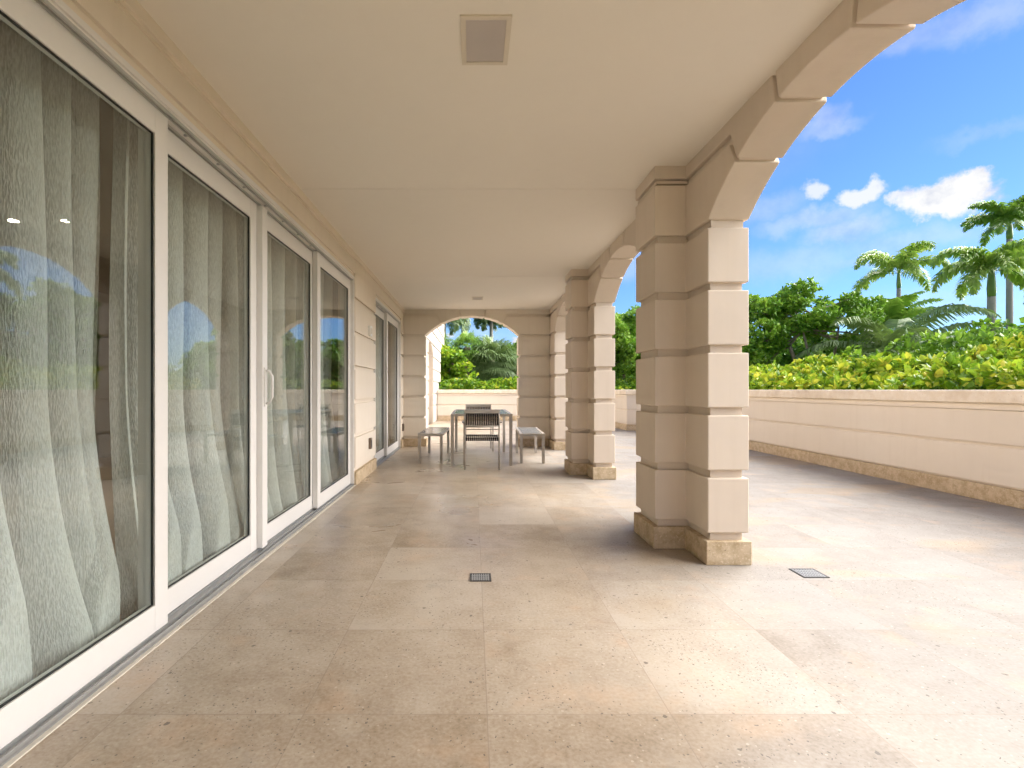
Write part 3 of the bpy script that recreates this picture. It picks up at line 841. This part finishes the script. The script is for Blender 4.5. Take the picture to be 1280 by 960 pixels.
def feather_palm(x, y, zb, zc, label, length=1.7, leaflen=.36, nf=12, tr=.12, plume=True, mat=None, shaft=.5, droop=1.7, seed=1, hang=.45, nl=42, els=None, tintb=.5, bare=False, wid=.03, lean=0):
    random.seed(seed)
    root = empty('palm_tree', (x, y, zb), label=label, cat='palm tree', group='palms beyond the terrace')
    zt = zc-shaft
    k = 14; pts = [(x+lean*((1-i/k)**2), y, zb+(zt-zb)*i/k) for i in range(k+1)]
    rr = [tr*(1.1-.25*i/k)*(1+.03*(i % 2)) for i in range(k+1)]
    rel(MB().tube(pts, rr, 14).build('trunk', PTRUNK, root), root)
    if shaft > .1:
        rel(MB().tube([(x, y, zt-.01), (x, y, zt+shaft*.3), (x, y, zt+shaft*.8), (x, y, zc)], [tr*.85, tr*.95, tr*.7, tr*.4], 14).build('crownshaft', SHAFT, root), root)
    for i in range(nf):
        az = 2*math.pi*i*.381966+random.uniform(-.2, .2)
        el = (els[0]+(els[1]-els[0])*i/nf) if els else R(80-75*i/nf)
        L = length*random.uniform(.88, 1.08)
        V, F, T, ps = frond_geo((x, y, zc-.05), az, el, L, droop*random.uniform(.85, 1.15), leaflen, nl, plume, hang, tintb+.25*(i/nf-.3)*random.uniform(0, 1.4), wid)
        add_frond(root, 'frond', V, F, T, ps, mat or L_PALM, .02)
    return root
feather_palm(13.9, 14, -.5, 4.35, 'nearer bushy green palm with smooth grey trunk at the right edge above the hedge', 1.62, .34, 14, .105, True, None, .75, 2.5, 4, .55, 95, tintb=.78, wid=.05)
feather_palm(18.7, 18.2, -.5, 6.95, 'tall darker palm standing behind the right edge palm', 1.55, .36, 13, .10, True, None, .6, 2.0, 9, .5, 80, (R(88), R(10)), tintb=.5, wid=.055)
feather_palm(16.3, 20, -.5, 5.6, 'pale green palm above the dark tree, middle of the right hand view', 1.95, .40, 10, .08, True, None, .6, 2.1, 5, .5, 90, (R(88), R(8)), .85, wid=.055)
feather_palm(13.9, 17.5, -.5, 3.0, 'upright bushy green palm between the dark tree and the pale palm', 2.1, .5, 12, .12, False, L_PALM, .2, 1.5, 31, .5, 60, (R(88), R(50)), .6, wid=.05)
feather_palm(12.1, 15.0, -.5, 2.0, 'low arching grey green coconut palm behind the yellow hedge', 3.1, .62, 20, .14, False, L_COCO, .0, 1.8, 12, .55, 62, (R(75), R(-5)), .5, wid=.045)
feather_palm(1.05, 31, -.5, 5.45, 'tall slim palm with hanging fronds in the middle of the end arch view', 1.5, .5, 13, .12, True, L_GREY, .3, 3.0, 21, .7, 60, tintb=.2, wid=.07)
feather_palm(-1.55, 27, -.5, 4.9, 'palm with drooping fronds at the upper left of the end arch view', 2.0, .5, 14, .14, True, L_GREY, .3, 2.8, 22, .7, 60, tintb=.3, wid=.07)

def fan_palm(x, y, zb, zc, rad, label, n=34, leaf=.75, mat=None, seed=1, tr=.12, low=-1.0):
    random.seed(seed); root = empty('fan_palm', (x, y, zb), label=label, cat='palm tree', group='palms beyond the terrace')
    rel(MB().tube([(x, y, zb), (x+.03, y, (zb+zc)/2), (x, y, zc)], [tr*1.2, tr, tr*1.05], 12).build('trunk', BARK, root), root)
    V, F, T = [], [], []
    for i in range(n):
        az = i*2.399963; el = math.asin(max(-1, min(1, low+(1-low)*(i+.5)/n)))+random.uniform(-.15, .15)
        d = Vector((math.cos(az)*math.cos(el), math.sin(az)*math.cos(el), math.sin(el)))
        c = Vector((x, y, zc))+d*rad*random.uniform(.35, .75)
        side = d.cross(Vector((0, 0, 1)))
        side = side.normalized() if side.length > .05 else Vector((1, 0, 0)); up = side.cross(d).normalized()
        tnt = .35+.35*(el/1.57)+random.uniform(-.15, .2)
        w0 = .010; b0 = len(V); o = Vector((x, y, zc))
        V += [o, o+side*w0*2, c+side*w0, c]; F.append((b0, b0+1, b0+2, b0+3)); T += [.6]*4
        m = 22
        for j in range(m):
            a = -1.9+3.8*j/(m-1); dr = (d*math.cos(a)+side*math.sin(a)).normalized()+up*.12*math.cos(a*2)
            L = leaf*(.7+.3*math.cos(a*.6))*random.uniform(.85, 1.1)
            p1 = c+dr*L*.55; p2 = c+dr*L+Vector((0, 0, -1))*L*random.uniform(.25, .6)*(1 if el > -.2 else .7)
            wv = (side*math.cos(a)-d*math.sin(a))*L*.038
            b0 = len(V); V += [c, p1+wv, p2, p1-wv]; F.append((b0, b0+1, b0+2, b0+3)); T += [min(1, max(0, tnt+random.uniform(-.1, .1)))]*4
    rel(raw_mesh('crown', [tuple(v) for v in V], F, mat or L_PALM, root, T), root)
fan_palm(-.30, 24, -.5, 3.05, .8, 'fan palm with brown trunk left of centre in the end arch view', 36, .62, L_PALM, 3, .13, -.7)
fan_palm(.85, 24, -.5, 2.45, 1.05, 'big drooping grey green fan palm low in the centre of the end arch view', 70, .85, L_GREY, 4, .12, -.95)
fan_palm(2.1, 25, -.5, 2.0, .9, 'pale yellow green fan palm at the right side of the end arch view', 50, .85, L_COCO, 6, .12, -.8)
fan_palm(-1.9, 25.5, -.5, 3.1, 1.0, 'fan palm half hidden by the bright bush at the left of the end arch view', 36, .75, L_PALM, 8, .12, -.8)
random.seed(99)
tree('broadleaf_tree', (3.0, 27, -.5), [((3.0, 27, 2.9), (1.1, 1, .8)), ((2.0, 27.4, 2.6), (.9, .9, .8)), ((1.2, 28, 2.2), (1.2, .9, .9))], [([(3, 27, -.5), (3, 27, 1.5), (3, 27, 2.6)], .12)],
     'light green leafy tree behind the fan palms at the right of the end arch view', L_MID, .16, 26, .62)

# ------------------------------------------------------------------ world
def world():
    w = bpy.data.worlds.new('World'); scene.world = w; w.use_nodes = True
    t = w.node_tree; t.nodes.clear()
    N = lambda ty, **k: (lambda nd: ([setattr(nd, a, b) for a, b in k.items()], nd)[1])(t.nodes.new(ty))
    def M(op, a, b=None, c=None, clamp=False):
        nd = N('ShaderNodeMath', operation=op, use_clamp=clamp)
        for x, i in ((a, 0), (b, 1), (c, 2)):
            if x is None: continue
            if hasattr(x, 'is_linked'): t.links.new(x, nd.inputs[i])
            else: nd.inputs[i].default_value = x
        return nd.outputs[0]
    sky = N('ShaderNodeTexSky', sky_type='NISHITA', sun_disc=False, sun_elevation=SUN_EL, sun_rotation=SUN_ROT, air_density=1.0, dust_density=.15, ozone_density=4.5, altitude=0)
    tc = N('ShaderNodeTexCoord'); sp = N('ShaderNodeSeparateXYZ'); t.links.new(tc.outputs['Generated'], sp.inputs[0])
    nz = N('ShaderNodeTexNoise'); nz.inputs['Scale'].default_value = 17; nz.inputs['Detail'].default_value = 7; nz.inputs['Roughness'].default_value = .62
    t.links.new(tc.outputs['Generated'], nz.inputs['Vector'])
    sc = N('ShaderNodeSeparateColor'); t.links.new(nz.outputs['Color'], sc.inputs[0])
    az = M('ARCTAN2', sp.outputs[0], sp.outputs[1]); el = M('ARCSINE', sp.outputs[2])
    azd = M('MULTIPLY_ADD', M('SUBTRACT', sc.outputs[0], .5), .10, az); eld = M('MULTIPLY_ADD', M('SUBTRACT', sc.outputs[1], .5), .075, el)
    mask = None
    # (px, py, half width px, half height px, opacity, softness)
    cl = [(1180, 246, 62, 26, 1.0, .45), (1145, 252, 34, 16, .9, .5), (1205, 238, 38, 20, 1., .4), (1080, 246, 34, 16, .85, .6), (1016, 240, 22, 14, .75, .7),
          (1060, 290, 75, 24, .42, 1.), (1090, 325, 110, 14, .25, 1.), (1035, 150, 34, 20, .35, 1.), (1140, 45, 95, 20, .28, 1.), (960, 260, 60, 20, .25, 1.), (1278, 248, 14, 10, .8, .5),
          (622, 432, 9, 7, 1., .6), (645, 428, 10, 7, 1., .6), (560, 425, 10, 9, .9, .7), (600, 420, 60, 18, .25, 1.), (786, 330, 40, 30, .25, 1.), (840, 200, 200, 60, .15, 1.), (1020, 275, 90, 18, .35, 1.), (1150, 300, 160, 26, .28, 1.), (1000, 330, 120, 30, .25, 1.), (1200, 380, 200, 40, .25, 1.), (1230, 20, 120, 30, .30, 1.), (1040, 160, 55, 14, .30, 1.), (1250, 160, 90, 14, .14, 1.)]
    for (px, py, hw_, hh, op, sf) in cl:
        a0 = math.atan((px-592)/652); e0 = math.atan((487-py)/math.hypot(652, px-592)); k = 652/math.cos(a0)**2
        ra = hw_/(652/math.cos(a0)**2); re = hh/(652/math.cos(a0))
        dx = M('DIVIDE', M('SUBTRACT', azd, a0), ra); dy = M('DIVIDE', M('SUBTRACT', eld, e0), re)
        d = M('SQRT', M('ADD', M('MULTIPLY', dx, dx), M('MULTIPLY', dy, dy)))
        mr = N('ShaderNodeMapRange', interpolation_type='SMOOTHSTEP'); t.links.new(d, mr.inputs[0])
        mr.inputs[1].default_value = 1.15; mr.inputs[2].default_value = 1.15-sf*1.0; mr.inputs[3].default_value = 0; mr.inputs[4].default_value = op
        mask = mr.outputs[0] if mask is None else M('MAXIMUM', mask, mr.outputs[0])
    # broken cloud over the rest of the sky
    mp = N('ShaderNodeMapping'); mp.inputs['Scale'].default_value = (1, 1, 2.6); t.links.new(tc.outputs['Generated'], mp.inputs[0])
    n2 = N('ShaderNodeTexNoise'); n2.inputs['Scale'].default_value = 2.6; n2.inputs['Detail'].default_value = 8; n2.inputs['Roughness'].default_value = .6; t.links.new(mp.outputs[0], n2.inputs['Vector'])
    r2 = N('ShaderNodeMapRange', interpolation_type='SMOOTHSTEP'); t.links.new(n2.outputs['Fac'], r2.inputs[0]); r2.inputs[1].default_value = .44; r2.inputs[2].default_value = .60
    behind = N('ShaderNodeMapRange', interpolation_type='SMOOTHSTEP'); t.links.new(sp.outputs[1], behind.inputs[0]); behind.inputs[1].default_value = .55; behind.inputs[2].default_value = .0
    high = N('ShaderNodeMapRange', interpolation_type='SMOOTHSTEP'); t.links.new(sp.outputs[2], high.inputs[0]); high.inputs[1].default_value = .62; high.inputs[2].default_value = .85
    gen = M('MULTIPLY', r2.outputs[0], M('MAXIMUM', behind.outputs[0], high.outputs[0]))
    mask = M('MAXIMUM', mask, gen)
    shade = N('ShaderNodeMix', data_type='RGBA'); t.links.new(M('MULTIPLY_ADD', M('SUBTRACT', sc.outputs[2], .5), 4.0, .7, clamp=True), shade.inputs[0])
    shade.inputs[6].default_value = (CLOUD*.58, CLOUD*.63, CLOUD*.78, 1); shade.inputs[7].default_value = (CLOUD, CLOUD, CLOUD, 1)
    gm = N('ShaderNodeMix', data_type='RGBA', blend_type='MULTIPLY'); gm.inputs[0].default_value = 1; t.links.new(sky.outputs[0], gm.inputs[6]); gm.inputs[7].default_value = SKYTINT
    mx = N('ShaderNodeMix', data_type='RGBA'); t.links.new(mask, mx.inputs[0]); t.links.new(gm.outputs[2], mx.inputs[6]); t.links.new(shade.outputs[2], mx.inputs[7])
    bg = N('ShaderNodeBackground'); bg.inputs['Strength'].default_value = SKY; t.links.new(mx.outputs[2], bg.inputs[0])
    out = N('ShaderNodeOutputWorld'); t.links.new(bg.outputs[0], out.inputs[0])
SUN_EL = R(31)
SUN_AZ = R(84)          # compass-like: 0 = +y, clockwise towards +x ; sun stands behind the camera, a little right
SUN_ROT = SUN_AZ
SKY = .05; CLOUD = 2.05; SKYTINT = (.245, .315, .43, 1)
world()
sd = bpy.data.lights.new('sun', 'SUN'); sd.energy = 1.5; sd.angle = R(84); sd.color = (1, .95, .88)
so = bpy.data.objects.new('sun', sd); COL.objects.link(so)
dirv = Vector((math.sin(SUN_AZ)*math.cos(SUN_EL), math.cos(SUN_AZ)*math.cos(SUN_EL), math.sin(SUN_EL)))
so.rotation_euler = dirv.to_track_quat('Z', 'Y').to_euler(); so.location = (0, -5, 12)

# ------------------------------------------------------------------ camera
cd = bpy.data.cameras.new('camera'); cam = bpy.data.objects.new('camera', cd); COL.objects.link(cam)
cam.location = (0, 0, 1.10); cam.rotation_euler = (R(90), 0, 0)
cd.sensor_width = 36; cd.lens = 652/1280*36; cd.shift_x = 48/1280; cd.shift_y = 7/1280
cd.clip_start = .05; cd.clip_end = 2000
scene.camera = cam
vs = scene.view_settings
vs.view_transform = 'Standard'; vs.look = 'None'; vs.exposure = 3.33; vs.gamma = 1; vs.use_curve_mapping = False
scene.cycles.max_bounces = 8; scene.cycles.diffuse_bounces = 4; scene.cycles.glossy_bounces = 3; scene.cycles.transmission_bounces = 2; scene.cycles.transparent_max_bounces = 12
scene.cycles.caustics_reflective = False; scene.cycles.caustics_refractive = False

scene.cycles.use_adaptive_sampling = True; scene.cycles.adaptive_threshold = .025; scene.cycles.adaptive_min_samples = 16
